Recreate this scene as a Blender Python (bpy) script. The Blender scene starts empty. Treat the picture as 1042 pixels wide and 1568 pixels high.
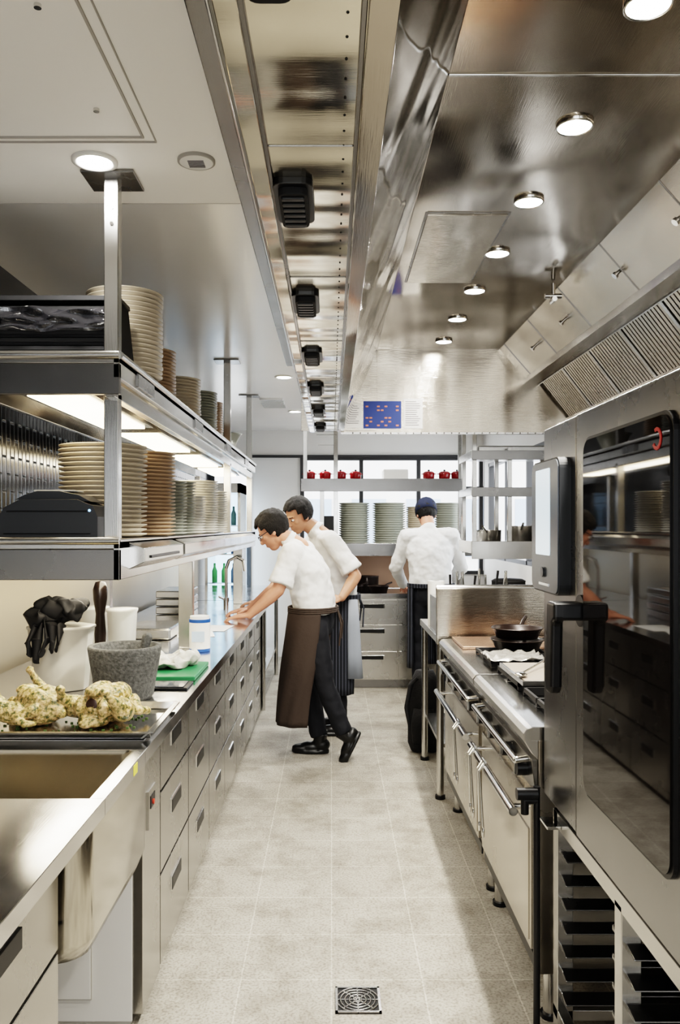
import bpy, math, random
from mathutils import Vector, Matrix, noise
random.seed(4)
V=Vector
# ---------------------------------------------------------------- materials
def newmat(name):
    m=bpy.data.materials.new(name); m.use_nodes=True
    return m, m.node_tree.nodes, m.node_tree.links, m.node_tree.nodes['Principled BSDF']
def pmat(name,col,rough=.5,metal=0,emit=None,es=0,spec=None,coat=0,var=0,vs=8,bump=0,bs=60):
    m,N,L,b=newmat(name)
    b.inputs['Base Color'].default_value=(*col,1); b.inputs['Roughness'].default_value=rough
    b.inputs['Metallic'].default_value=metal
    if coat: b.inputs['Coat Weight'].default_value=coat
    if emit: b.inputs['Emission Color'].default_value=(*emit,1); b.inputs['Emission Strength'].default_value=es
    if var or bump:
        tc=N.new('ShaderNodeTexCoord')
    if var:
        n=N.new('ShaderNodeTexNoise'); n.inputs['Scale'].default_value=vs; n.inputs['Detail'].default_value=5
        L.new(tc.outputs['Object'],n.inputs['Vector'])
        r=N.new('ShaderNodeValToRGB'); r.color_ramp.elements[0].position=.3; r.color_ramp.elements[1].position=.7
        r.color_ramp.elements[0].color=(*[c*(1-var) for c in col],1); r.color_ramp.elements[1].color=(*[min(1,c*(1+var)) for c in col],1)
        L.new(n.outputs['Fac'],r.inputs['Fac']); L.new(r.outputs['Color'],b.inputs['Base Color'])
    if bump:
        n=N.new('ShaderNodeTexNoise'); n.inputs['Scale'].default_value=bs; n.inputs['Detail'].default_value=4
        L.new(tc.outputs['Object'],n.inputs['Vector'])
        bp=N.new('ShaderNodeBump'); bp.inputs['Strength'].default_value=bump; bp.inputs['Distance'].default_value=.01
        L.new(n.outputs['Fac'],bp.inputs['Height']); L.new(bp.outputs['Normal'],b.inputs['Normal'])
    return m
def steel(name,col=(.58,.57,.55),r0=.14,r1=.26,scale=(3,3,120),bump=.35,wav=.0,ws=(1,1,1)):
    # brushed stainless: smudgy roughness (large scale) + very fine directional scratches + soft panel waviness
    m,N,L,b=newmat(name)
    b.inputs['Base Color'].default_value=(*col,1); b.inputs['Metallic'].default_value=1
    tc=N.new('ShaderNodeTexCoord')
    n0=N.new('ShaderNodeTexNoise'); n0.inputs['Scale'].default_value=3.5; n0.inputs['Detail'].default_value=5
    L.new(tc.outputs['Object'],n0.inputs['Vector'])
    mr=N.new('ShaderNodeMapRange'); mr.inputs['From Min'].default_value=.3; mr.inputs['From Max'].default_value=.7
    mr.inputs['To Min'].default_value=r0; mr.inputs['To Max'].default_value=r1
    L.new(n0.outputs['Fac'],mr.inputs['Value']); L.new(mr.outputs['Result'],b.inputs['Roughness'])
    last=None
    if bump:
        mp=N.new('ShaderNodeMapping'); mp.inputs['Scale'].default_value=scale
        L.new(tc.outputs['Object'],mp.inputs['Vector'])
        n=N.new('ShaderNodeTexNoise'); n.inputs['Scale'].default_value=7; n.inputs['Detail'].default_value=2
        L.new(mp.outputs['Vector'],n.inputs['Vector'])
        bp=N.new('ShaderNodeBump'); bp.inputs['Strength'].default_value=bump; bp.inputs['Distance'].default_value=.0004
        L.new(n.outputs['Fac'],bp.inputs['Height']); last=bp
    if wav:
        m2=N.new('ShaderNodeMapping'); m2.inputs['Scale'].default_value=ws
        L.new(tc.outputs['Object'],m2.inputs['Vector'])
        n2=N.new('ShaderNodeTexNoise'); n2.inputs['Scale'].default_value=1.8; n2.inputs['Detail'].default_value=1
        L.new(m2.outputs['Vector'],n2.inputs['Vector'])
        b2=N.new('ShaderNodeBump'); b2.inputs['Strength'].default_value=wav; b2.inputs['Distance'].default_value=.05
        L.new(n2.outputs['Fac'],b2.inputs['Height'])
        if last: L.new(last.outputs['Normal'],b2.inputs['Normal'])
        last=b2
    if last: L.new(last.outputs['Normal'],b.inputs['Normal'])
    return m
S_X=steel('steel_brushed_x',scale=(2,60,60))
S_Y=steel('steel_brushed_y',scale=(60,2,60))
S_Z=steel('steel_brushed_z',scale=(60,60,2))
S_top=steel('steel_counter',(.62,.615,.61),.08,.2,(60,2,60),bump=.15,wav=.04)
S_cab=steel('steel_cabinet',(.50,.485,.455),.2,.32,(60,2,60))
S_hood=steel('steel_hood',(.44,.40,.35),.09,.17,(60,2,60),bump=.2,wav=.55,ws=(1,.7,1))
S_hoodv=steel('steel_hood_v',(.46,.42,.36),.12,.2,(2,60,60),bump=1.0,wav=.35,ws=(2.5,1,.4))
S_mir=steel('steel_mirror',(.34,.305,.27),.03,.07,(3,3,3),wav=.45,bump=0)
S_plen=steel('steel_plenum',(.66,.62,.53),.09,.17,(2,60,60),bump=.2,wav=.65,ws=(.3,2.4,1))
S_dark=steel('steel_dark',(.25,.245,.24),.2,.3,(60,2,60))
S_sink=steel('steel_sink_inner',(.38,.35,.29),.15,.25,(60,2,60),bump=.1,wav=.1)
S_oven=steel('steel_oven',(.30,.297,.295),.22,.32,(60,2,60))
S_range=steel('steel_range',(.54,.505,.45),.18,.3,(60,2,60))
chrome=pmat('chrome',(.72,.72,.71),.1,1)
black=pmat('black_plastic',(.006,.006,.007),.35)
blackm=pmat('black_matte',(.007,.007,.008),.7)
char=pmat('charcoal_plastic',(.035,.038,.043),.45)
white=pmat('white_paint',(.74,.73,.71),.6,var=.02,vs=3)
ceilm=pmat('ceiling_white',(.88,.86,.825),.5)
ceilg=pmat('ceiling_gloss_panel',(.78,.77,.755),.2,.15,var=.03,vs=2)
whitepl=pmat('white_plastic',(.74,.73,.70),.35)
def tile_black():
    m,N,L,b=newmat('black_wall_tile')
    tc=N.new('ShaderNodeTexCoord'); sp=N.new('ShaderNodeSeparateXYZ'); cb=N.new('ShaderNodeCombineXYZ')
    L.new(tc.outputs['Object'],sp.inputs[0]); L.new(sp.outputs['Z'],cb.inputs['X']); L.new(sp.outputs['Y'],cb.inputs['Y'])
    br=N.new('ShaderNodeTexBrick'); br.inputs['Scale'].default_value=1; br.inputs['Brick Width'].default_value=.15; br.inputs['Row Height'].default_value=.045
    br.inputs['Mortar Size'].default_value=.006; br.inputs['Mortar Smooth'].default_value=1; br.offset=.5
    br.inputs['Color1'].default_value=(.003,.003,.004,1); br.inputs['Color2'].default_value=(.006,.006,.008,1); br.inputs['Mortar'].default_value=(.008,.008,.008,1)
    L.new(cb.outputs[0],br.inputs['Vector']); L.new(br.outputs['Color'],b.inputs['Base Color'])
    bp=N.new('ShaderNodeBump'); bp.invert=True; bp.inputs['Distance'].default_value=.006; L.new(br.outputs['Fac'],bp.inputs['Height']); L.new(bp.outputs['Normal'],b.inputs['Normal'])
    b.inputs['Roughness'].default_value=.12; b.inputs['Specular IOR Level'].default_value=.35
    return m
tileblk=tile_black()
def floor_mat():
    m,N,L,b=newmat('floor_tile')
    tc=N.new('ShaderNodeTexCoord')
    br=N.new('ShaderNodeTexBrick'); br.offset=0; br.inputs['Scale'].default_value=1
    br.inputs['Brick Width'].default_value=.3; br.inputs['Row Height'].default_value=.3; br.inputs['Mortar Size'].default_value=.0028
    br.inputs['Color1'].default_value=(.36,.335,.29,1); br.inputs['Color2'].default_value=(.405,.38,.33,1); br.inputs['Mortar'].default_value=(.52,.49,.43,1)
    L.new(tc.outputs['Object'],br.inputs['Vector'])
    n=N.new('ShaderNodeTexNoise'); n.inputs['Scale'].default_value=4; n.inputs['Detail'].default_value=10; n.inputs['Roughness'].default_value=.75
    L.new(tc.outputs['Object'],n.inputs['Vector'])
    r=N.new('ShaderNodeValToRGB'); r.color_ramp.elements[0].position=.36; r.color_ramp.elements[0].color=(.55,.53,.50,1); r.color_ramp.elements[1].position=.55; r.color_ramp.elements[1].color=(1,1,1,1)
    L.new(n.outputs['Fac'],r.inputs['Fac'])
    n2=N.new('ShaderNodeTexNoise'); n2.inputs['Scale'].default_value=110; n2.inputs['Detail'].default_value=3
    L.new(tc.outputs['Object'],n2.inputs['Vector'])
    r2=N.new('ShaderNodeValToRGB'); r2.color_ramp.elements[0].position=.38; r2.color_ramp.elements[0].color=(.45,.43,.40,1); r2.color_ramp.elements[1].position=.52; r2.color_ramp.elements[1].color=(1,1,1,1)
    L.new(n2.outputs['Fac'],r2.inputs['Fac'])
    a=N.new('ShaderNodeMix'); a.data_type='RGBA'; a.blend_type='MULTIPLY'; a.inputs['Factor'].default_value=.85
    L.new(br.outputs['Color'],a.inputs['A']); L.new(r.outputs['Color'],a.inputs['B'])
    c=N.new('ShaderNodeMix'); c.data_type='RGBA'; c.blend_type='MULTIPLY'; c.inputs['Factor'].default_value=.6
    L.new(a.outputs['Result'],c.inputs['A']); L.new(r2.outputs['Color'],c.inputs['B'])
    L.new(c.outputs['Result'],b.inputs['Base Color'])
    b.inputs['Roughness'].default_value=.6
    bp=N.new('ShaderNodeBump'); bp.inputs['Strength'].default_value=.25; bp.inputs['Distance'].default_value=.003
    L.new(n2.outputs['Fac'],bp.inputs['Height']); L.new(bp.outputs['Normal'],b.inputs['Normal'])
    return m
floorm=floor_mat()
lampw=pmat('lamp_glow',(1,1,1),.5,emit=(1,.97,.92),es=70)
lampwarm=pmat('lamp_glow_warm',(1,1,1),.5,emit=(1,.80,.50),es=6)
skin=pmat('skin',(.58,.28,.19),.5,var=.06,vs=20)
skin2=pmat('skin_dark',(.43,.22,.14),.5,var=.06,vs=20)
hairm=pmat('hair_dark',(.004,.003,.0027),.75,bump=.6,bs=150)
shirtm=pmat('white_cotton',(.74,.74,.735),.85,bump=.2,bs=25)
apronb=pmat('apron_brown',(.045,.032,.025),.85,bump=.2,bs=40)
trous=pmat('trousers_navy',(.005,.006,.010),.8,bump=.3,bs=20)
shoem=pmat('shoe_black',(.005,.005,.005),.35)
def stripes(name,c1,c2,sc):
    m,N,L,b=newmat(name)
    tc=N.new('ShaderNodeTexCoord'); w=N.new('ShaderNodeTexWave'); w.inputs['Scale'].default_value=sc; w.bands_direction='X'
    L.new(tc.outputs['Object'],w.inputs['Vector']); r=N.new('ShaderNodeValToRGB')
    r.color_ramp.elements[0].position=.90; r.color_ramp.elements[0].color=(*c1,1); r.color_ramp.elements[1].position=.97; r.color_ramp.elements[1].color=(*c2,1)
    L.new(w.outputs['Fac'],r.inputs['Fac']); L.new(r.outputs['Color'],b.inputs['Base Color']); b.inputs['Roughness'].default_value=.85
    return m
aprons=stripes('apron_striped',(.010,.012,.018),(.10,.11,.14),14)
# ---------------------------------------------------------------- builder
class B:
    def __init__(s,name,parent=None): s.n=name;s.v=[];s.f=[];s.m=[];s.sm=[];s.mats=[];s.parent=parent
    def mi(s,m):
        if m not in s.mats: s.mats.append(m)
        return s.mats.index(m)
    def add(s,vs,fs,m,smooth=False,M=None):
        o=len(s.v); s.v+= [tuple(M@V(p)) if M else tuple(p) for p in vs]
        i=s.mi(m)
        for f in fs: s.f.append([o+k for k in f]); s.m.append(i); s.sm.append(smooth)
    def box(s,x0,x1,y0,y1,z0,z1,m,M=None):
        vs=[(x0,y0,z0),(x1,y0,z0),(x1,y1,z0),(x0,y1,z0),(x0,y0,z1),(x1,y0,z1),(x1,y1,z1),(x0,y1,z1)]
        s.add(vs,[(0,3,2,1),(4,5,6,7),(0,1,5,4),(1,2,6,5),(2,3,7,6),(3,0,4,7)],m,False,M)
    def prism(s,poly,y0,y1,m):   # poly in xz
        n=len(poly); vs=[(p[0],y0,p[1]) for p in poly]+[(p[0],y1,p[1]) for p in poly]
        s.add(vs,[tuple(range(n)),tuple(range(2*n-1,n-1,-1))]+[(i,i+n,(i+1)%n+n,(i+1)%n) for i in range(n)],m)
    def prismx(s,poly,x0,x1,m,M=None):   # poly in yz
        n=len(poly); vs=[(x0,p[0],p[1]) for p in poly]+[(x1,p[0],p[1]) for p in poly]
        s.add(vs,[tuple(range(n)),tuple(range(2*n-1,n-1,-1))]+[(i,i+n,(i+1)%n+n,(i+1)%n) for i in range(n)],m,False,M)
    def prismz(s,poly,z0,z1,m,M=None):
        n=len(poly); vs=[(p[0],p[1],z0) for p in poly]+[(p[0],p[1],z1) for p in poly]
        s.add(vs,[tuple(range(n)),tuple(range(2*n-1,n-1,-1))]+[(i,i+n,(i+1)%n+n,(i+1)%n) for i in range(n)],m,False,M)
    def cyl(s,p0,p1,r,m,r1=None,seg=16,M=None):
        p0=V(p0);p1=V(p1); r1=r if r1 is None else r1
        d=(p1-p0).normalized(); a=d.orthogonal().normalized(); b=d.cross(a)
        vs=[];
        for p,rr in((p0,r),(p1,r1)):
            for i in range(seg):
                t=2*math.pi*i/seg; vs.append(p+a*math.cos(t)*rr+b*math.sin(t)*rr)
        s.add(vs,[(i,(i+1)%seg,(i+1)%seg+seg,i+seg) for i in range(seg)],m,True,M)
        s.add(vs[:seg],[tuple(range(seg-1,-1,-1))],m,False,M); s.add(vs[seg:],[tuple(range(seg))],m,False,M)
    def tube(s,pts,r,m,seg=10):
        pts=[V(p) for p in pts]
        for i in range(len(pts)-1): s.cyl(pts[i],pts[i+1],r,m,seg=seg)
        for p in pts[1:-1]: s.sph(p,(r,r,r),m,seg,6)
    def lathe(s,c,prof,m,seg=32,M=None):
        n=len(prof); vs=[]
        for r,z in prof:
            for i in range(seg):
                t=2*math.pi*i/seg; vs.append((c[0]+r*math.cos(t),c[1]+r*math.sin(t),c[2]+z))
        fs=[]
        for j in range(n-1):
            for i in range(seg): fs.append((j*seg+i,j*seg+(i+1)%seg,(j+1)*seg+(i+1)%seg,(j+1)*seg+i))
        s.add(vs,fs,m,True,M)
    def sph(s,c,r,m,seg=20,rings=12,M=None):
        c=V(c); vs=[];fs=[]
        for j in range(1,rings):
            ph=math.pi*j/rings
            for i in range(seg):
                t=2*math.pi*i/seg; vs.append((c[0]+r[0]*math.sin(ph)*math.cos(t),c[1]+r[1]*math.sin(ph)*math.sin(t),c[2]+r[2]*math.cos(ph)))
        T=len(vs); vs.append((c[0],c[1],c[2]+r[2])); vs.append((c[0],c[1],c[2]-r[2]))
        for j in range(rings-2):
            for i in range(seg): fs.append((j*seg+i,(j+1)*seg+i,(j+1)*seg+(i+1)%seg,j*seg+(i+1)%seg))
        for i in range(seg): fs.append((T,i,(i+1)%seg)); fs.append((T+1,(rings-2)*seg+(i+1)%seg,(rings-2)*seg+i))
        s.add(vs,fs,m,True,M)
    def chain(s,pr,m,seg=14,M=None):
        for i,(p,r) in enumerate(pr):
            s.sph(p,(r,r,r),m,seg,10,M)
            if i: s.cyl(pr[i-1][0],p,pr[i-1][1],m,r,seg,M)
    def loft(s,rings,m,seg=28,a0=0,a1=2*math.pi,close=True,rip=0,ripn=9):
        vs=[];n=len(rings)
        cnt=seg if close else seg+1
        for j,(c,a,b) in enumerate(rings):
            c=V(c);a=V(a);b=V(b)
            for i in range(cnt):
                t=a0+(a1-a0)*i/seg
                k=1+rip*math.sin(t*ripn+j*.35)*(j/n)
                vs.append(c+(a*math.cos(t)+b*math.sin(t))*k)
        fs=[]
        for j in range(n-1):
            for i in range(seg):
                i2=(i+1)%cnt
                fs.append((j*cnt+i,j*cnt+i2,(j+1)*cnt+i2,(j+1)*cnt+i))
        if close: fs+= [tuple(range(cnt-1,-1,-1)),tuple(range((n-1)*cnt,n*cnt))]
        s.add(vs,fs,m,True)
    def done(s,bevel=0,remesh=0,smooth=0,solid=0,disp=None,jitter=None,seg=2):
        me=bpy.data.meshes.new(s.n); 
        vv=s.v
        if jitter:
            amp,sc=jitter
            vv=[tuple(V(p)+noise.noise_vector(V(p)*sc)*amp) for p in vv]
        me.from_pydata(vv,[],s.f)
        for m in s.mats: me.materials.append(m)
        me.polygons.foreach_set('material_index',s.m); me.polygons.foreach_set('use_smooth',s.sm); me.update()
        o=bpy.data.objects.new(s.n,me); bpy.context.scene.collection.objects.link(o)
        if s.parent: o.parent=s.parent
        if bevel:
            b=o.modifiers.new('b','BEVEL'); b.width=bevel; b.segments=seg; b.limit_method='ANGLE'; b.angle_limit=math.radians(50)
        if remesh:
            r=o.modifiers.new('r','REMESH'); r.mode='VOXEL'; r.voxel_size=remesh; r.use_smooth_shade=True
        if smooth:
            q=o.modifiers.new('s','SMOOTH'); q.factor=.5; q.iterations=smooth
        if solid:
            q=o.modifiers.new('so','SOLIDIFY'); q.thickness=solid
        if disp:
            t=bpy.data.textures.new(s.n+'_t','CLOUDS'); t.noise_scale=disp[1]
            d=o.modifiers.new('d','DISPLACE'); d.texture=t; d.strength=disp[0]; d.mid_level=.5; d.texture_coords='LOCAL'
        return o
def empty(name,loc=(0,0,0)):
    e=bpy.data.objects.new(name,None); bpy.context.scene.collection.objects.link(e); e.empty_display_size=.1
    return e
def rrect(y0,y1,z0,z1,r,n=6):
    P=[]
    for cy,cz,a in((y1-r,z1-r,0),(y0+r,z1-r,90),(y0+r,z0+r,180),(y1-r,z0+r,270)):
        for i in range(n+1):
            t=math.radians(a+90*i/n); P.append((cy+r*math.cos(t),cz+r*math.sin(t)))
    return P
def light(name,kind,loc,energy,col=(1,.97,.93),rot=(0,0,0),size=.1,sy=None,spot=140,parent=None):
    l=bpy.data.lights.new(name,kind); l.energy=energy; l.color=col
    if kind=='AREA':
        l.size=size
        if sy: l.shape='RECTANGLE'; l.size_y=sy
    else: l.shadow_soft_size=size
    if kind=='SPOT': l.spot_size=math.radians(spot); l.spot_blend=.6
    o=bpy.data.objects.new(name,l); o.location=loc; o.rotation_euler=rot; bpy.context.scene.collection.objects.link(o)
    if parent: o.parent=parent
    return o
# ---------------------------------------------------------------- room shell
XL,XR,YB,YF=-1.4,1.75,-2.6,9.4
b=B('floor'); b.box(XL-.1,XR+.1,YB-.1,YF+.2,-.1,0,floorm); b.done()
hg=pmat('hatch_gap',(.40,.38,.35),.7)
b=B('ceiling')
b.box(XL,-.2,YB,2.78,2.6,2.72,ceilm); b.box(XL,-.2,2.785,YF,2.6,2.72,ceilg)
b.box(-.2,XR,5.44,YF,2.6,2.72,ceilg); b.box(-.2,XR,YB,.3,2.6,2.72,ceilm)
b.box(-.2,XR,.3,5.44,2.75,2.8,ceilm)
for a in ((-1.35,-.53,2.3,2.306),(-.536,-.53,.4,2.3),(-1.35,-.50,2.33,2.333),(-.503,-.50,.4,2.33)): b.box(a[0],a[1],a[2],a[3],2.595,2.601,hg)
for p in((-.62,2.15),(-.62,1.72)): b.cyl((p[0],p[1],2.592),(p[0],p[1],2.6),.008,chrome)
b.box(-.62,-.42,7.0,7.5,2.585,2.6,S_cab)
b.done()
b=B('wall_left'); b.box(XL-.1,XL,YB,YF,0,1.3,pmat('wall_beige_panel',(.46,.42,.35),.35)); b.box(XL-.1,XL,YB,YF,1.3,2.2,tileblk); b.box(XL-.1,XL,YB,YF,2.2,2.72,pmat('wall_grey',(.08,.08,.08),.5)); b.done()
b=B('wall_right'); b.box(XR,XR+.1,YB,6.4,0,2.75,S_cab); b.box(XR,XR+.1,6.4,9.1,0,1.15,white); b.box(XR,XR+.1,6.4,9.1,2.2,2.75,white); b.box(XR,XR+.1,9.1,YF,0,2.75,white); b.done()
b=B('wall_back')
b.box(XL,XR,YF,YF+.12,2.31,2.72,white); b.box(-.93,-.36,YF,YF+.12,0,2.31,white); b.box(XL,-.93,YF,YF+.12,0,.35,white)
b.box(-.36,XR,YF,YF+.12,0,.95,white); b.done()
b=B('wall_rear'); b.box(XL,XR,YB-.1,YB,0,.9,white); b.box(XL,XR,YB-.1,YB,2.3,2.72,white)
b.box(XL,-1.0,YB-.1,YB,.9,2.3,white); b.box(1.35,XR,YB-.1,YB,.9,2.3,white); b.box(.1,.25,YB-.1,YB,.9,2.3,white); b.done()
frame=pmat('window_frame_dark',(.03,.03,.032),.4)
b=B('window_1')
b.box(-.36,XR,YF-.02,YF+.06,2.26,2.31,frame); b.box(-.36,XR,YF-.02,YF+.06,.95,.99,frame)
for x in(-.36,.32,.98,1.7): b.box(x,x+.045,YF-.02,YF+.06,.99,2.26,frame)
b.box(-.36,XR,YF,YF+.05,1.93,1.96,frame); b.done()
b=B('window_2'); 
for x in(XL,-.98): b.box(x,x+.05,YF,YF+.05,.35,2.31,frame)
b.box(XL,-.93,YF,YF+.05,2.27,2.31,frame);b.box(XL,-.93,YF,YF+.05,.35,.39,frame); b.box(XL,-.93,YF,YF+.05,1.5,1.53,frame); b.done()
b=B('window_3')
for y in(6.4,7.3,8.2,9.06): b.box(XR,XR+.06,y,y+.04,1.15,2.2,frame)
b.box(XR,XR+.06,6.4,9.1,2.16,2.2,frame); b.box(XR,XR+.06,6.4,9.1,1.15,1.19,frame); b.done()
b=B('trim_1'); b.box(XL,XR,YF-.03,YF,2.29,2.32,frame); b.box(-.945,-.925,YF-.03,YF,0,2.3,frame); b.done()
# outside
b=B('street_building'); fac=pmat('facade',(.72,.70,.68),.8,var=.1,vs=1); fg=pmat('facade_window',(.35,.42,.52),.1)
b.box(-8,9,24,25,0,4.2,fac)
for i in range(10): b.box(-7.4+i*1.6,-6.4+i*1.6,23.95,24.02,.6,2.3,fg)
b.done()
b=B('pavement'); b.box(-10,10,9.62,24,-.12,-.02,pmat('paving',(.5,.5,.5),.8)); b.done()
# ---------------------------------------------------------------- left counter
E=-.50
b=B('kitchen_counter')
zt=.9
b.box(-1.35,E,.6,1.80,.862,zt,S_top); b.box(-1.35,E,2.19,6.6,.862,zt,S_top)
b.box(-.535,E,1.80,2.19,.862,zt,S_top); b.box(-1.35,-1.08,1.80,2.19,.862,zt,S_top)
b.box(-1.35,-.60,2.46,6.55,.06,.861,S_cab); b.box(-1.35,-.64,2.5,6.5,0,.06,blackm)
b.box(-.6,-.57,2.46,2.71,.03,.855,S_cab)
ys=[2.715,3.25,3.8,4.35,4.9,5.45,6.0,6.55]
zs=[(.62,.85),(.345,.61),(.04,.335)]
slot=pmat('handle_black',(.003,.003,.003),.4)
for i in range(7):
    for z0,z1 in zs:
        b.box(-.598,-.57,ys[i]+.007,ys[i+1]-.007,z0,z1,S_cab)
        yc=(ys[i]+ys[i+1])/2; zc=z1-.10
        b.box(-.575,-.566,yc-.09,yc+.09,zc-.027,zc+.025,chrome); b.box(-.575,-.5645,yc-.085,yc+.085,zc-.025,zc+.02,slot)
    b.box(-.6,-.59,ys[i]-.006,ys[i]+.006,.04,.86,blackm)
b.box(-.572,-.564,2.52,2.62,.56,.68,S_cab); b.box(-.572,-.562,2.54,2.60,.62,.66,black); b.cyl((-.564,2.57,.635),(-.558,2.57,.635),.008,pmat('red_lamp',(.6,.05,.02),.3))
b.box(-1.35,-.6,.6,1.70,.06,.861,S_cab); b.box(-1.35,-.64,.6,1.68,0,.06,blackm)
for y0,y1 in((.6,1.12),(1.13,1.70)):
    for z0,z1 in((.62,.85),(.345,.61),(.04,.335)):
        b.box(-.598,-.57,y0,y1,z0,z1,S_cab); yc=(y0+y1)/2; zc=z1-.1
        b.box(-.575,-.5645,yc-.075,yc+.075,zc-.02,zc+.02,slot)
b.box(-1.35,-1.2,1.70,2.46,0,.861,white); b.box(-1.2,-.6,2.452,2.4595,.012,.861,white); b.box(-.95,-.72,2.446,2.453,.08,.4,hg);b.box(-.947,-.723,2.444,2.453,.083,.397,white); b.box(-1.35,-.6,1.70,2.46,0,.012,S_cab)
def ring(x0,x1,y0,y1,r,z): return [(p[0],p[1],z) for p in rrect(x0,x1,y0,y1,r,6)]
R=[ring(-1.08,-.535,1.80,2.19,.012,.9),ring(-1.08,-.537,1.802,2.188,.03,.885),ring(-1.075,-.54,1.81,2.185,.05,.62),ring(-1.04,-.57,1.84,2.15,.07,.585)]
n=len(R[0]); vs=[p for r in R for p in r]; fs=[]
for j in range(len(R)-1):
    for i in range(n): fs.append((j*n+i,j*n+(i+1)%n,(j+1)*n+(i+1)%n,(j+1)*n+i))
fs.append(tuple(range((len(R)-1)*n,len(R)*n)))
b.add(vs,fs,S_sink,True)
R=[ring(-1.12,-.522,1.74,2.33,.05,.861),ring(-1.12,-.522,1.74,2.33,.06,.6),ring(-1.10,-.54,1.76,2.31,.07,.555),ring(-1.05,-.58,1.80,2.27,.07,.535)]
vs=[p for r in R for p in r]; b.add(vs,fs,steel('steel_sink_outer',(.56,.53,.47),.10,.2,(60,60,3),bump=.1,wav=.3),True)
b.cyl((-.8,2.0,.586),(-.8,2.0,.592),.045,chrome); b.cyl((-.8,2.0,.3),(-.8,2.0,.54),.02,whitepl); 
b.box(-.5012,-.499,2.06,2.1,.868,.895,pmat('yellow_sticker',(.60,.54,.1),.6))
b.done(bevel=.0025)
b=B('prep_table'); b.box(-1.35,-.52,6.62,8.3,.86,.9,S_top)
for x in(-.56,-1.3):
    for y in(6.66,8.25): b.cyl((x,y,0),(x,y,.86),.02,S_Z)
b.box(-1.32,-.56,6.7,8.25,.25,.28,S_X); b.done(bevel=.002)
b=B('undercounter_fridge'); b.box(-1.2,-.62,6.85,7.5,.281,.83,S_dark); b.box(-.62,-.60,6.87,7.48,.3,.82,black); b.cyl((-.58,6.9,.4),(-.58,6.9,.7),.01,chrome); b.box(-.60,-.575,6.89,6.91,.4,.41,chrome); b.box(-.60,-.575,6.89,6.91,.69,.7,chrome); b.done(bevel=.003)
# ---------------------------------------------------------------- pass shelf
b=B('pass_shelf')
sx0,sx1=-1.18,-.65
b.box(sx0,sx1,2.5,6.95,2.0,2.03,S_X); b.box(sx0,sx1,2.5,2.52,1.905,2.0,S_dark); b.box(sx1-.02,sx1,2.5,6.95,1.955,2.035,S_Y); b.box(sx0,sx0+.02,2.5,6.95,1.93,2.0,S_Y)
b.cyl((sx0,2.5,2.025),(sx1,2.5,2.025),.014,S_X); b.cyl((sx1,2.5,2.025),(sx1,6.95,2.025),.012,S_Y)
b.box(sx1-.05,sx1-.02,2.52,6.9,1.90,1.95,S_Y)
for y in(2.62,3.75,4.9,6.0):
    b.prism([(-1.02,1.93),(-.78,1.93),(-.83,1.99),(-.97,1.99)],y,y+.95,S_Y); b.box(-.99,-.81,y+.03,y+.92,1.922,1.932,lampwarm)
    b.box(-.66,-.644,y+.1,y+.35,1.965,2.01,S_dark); 
b.box(sx0,sx1,2.5,6.95,1.43,1.46,S_X); b.box(sx0,sx1,2.5,2.52,1.335,1.43,S_dark); b.box(sx1-.02,sx1,2.5,6.95,1.335,1.455,S_Y); b.box(sx0,sx0+.02,2.5,6.95,1.35,1.43,S_Y)
b.cyl((sx0,2.5,1.455),(sx1,2.5,1.455),.012,S_X)
b.prism([(-.655,1.45),(-.6,1.43),(-.6,1.385),(-.655,1.36)],2.62,3.3,S_Y); b.prism([(-.655,1.45),(-.61,1.43),(-.61,1.385),(-.655,1.36)],3.4,6.6,S_Y)
b.box(-.6,-.595,2.7,3.2,1.395,1.405,black)
for y in(2.56,5.4,6.85):
    b.box(-.715,-.67,y,y+.045,1.46,1.92,S_Z); b.box(sx0+.03,sx0+.075,y,y+.045,1.46,1.92,S_Z)
    b.box(-.715,-.67,y,y+.045,2.03,2.6,S_Z); b.box(-.775,-.61,y-.05,y+.1,2.59,2.6,S_dark)
    b.box(sx0+.03,sx0+.075,y,y+.045,2.03,2.6,S_Z)
    for z in(2.5,2.45): b.cyl((-.69,y-.004,z),(-.69,y,z),.006,chrome)
for y in(4.05,6.3): b.box(-.76,-.69,y,y+.05,.9,1.43,S_Z); b.box(-1.15,-1.1,y,y+.05,.9,1.43,S_Z)
b.done(bevel=.003)
light('pass_heat_light','AREA',(-.9,3.6,1.915),9,(1,.82,.56),size=.15,sy=2.0)
light('pass_heat_light','AREA',(-.9,5.7,1.915),9,(1,.88,.68),size=.15,sy=2.0)
light('pass_under_light','AREA',(-.9,3.6,1.33),7,(1,.88,.68),size=.1,sy=2.2)
def stack(x,y,z,r,h,m,p=.011,n='plate_stack'):
    b=B(n); k=max(1,int(h/p)); prof=[(0,0),(r*.6,0)]; 
    for i in range(k):
        rr=r*(1+random.uniform(-.012,.012)); zz=i*p
        prof+=[(r*.86,zz+p*.2),(rr,zz+p*.62),(rr,zz+p*.88),(r*.86,zz+p)]
    prof+=[(r*.65,k*p-.004),(0,k*p-.004)]
    b.lathe((x,y,z+.001),prof,m,40); return b.done()
pw=pmat('plate_white',(.60,.59,.55),.25); pc=pmat('plate_cream',(.48,.42,.33),.3); pt=pmat('plate_tan',(.36,.255,.165),.35); pg=pmat('plate_greengrey',(.28,.29,.25),.35)
stack(-.825,2.95,1.46,.155,.33,pc,.0165)
stack(-.765,3.28,1.46,.135,.335,pt,.0145)
stack(-.765,3.6,1.46,.125,.24,pg,.014)
stack(-.76,3.9,1.46,.11,.26,pg,.014)
stack(-.76,4.2,1.46,.11,.2,pw,.014)
stack(-.76,4.6,1.46,.12,.3,pw,.014)
stack(-.76,5.0,1.46,.12,.26,pw,.014)
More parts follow.
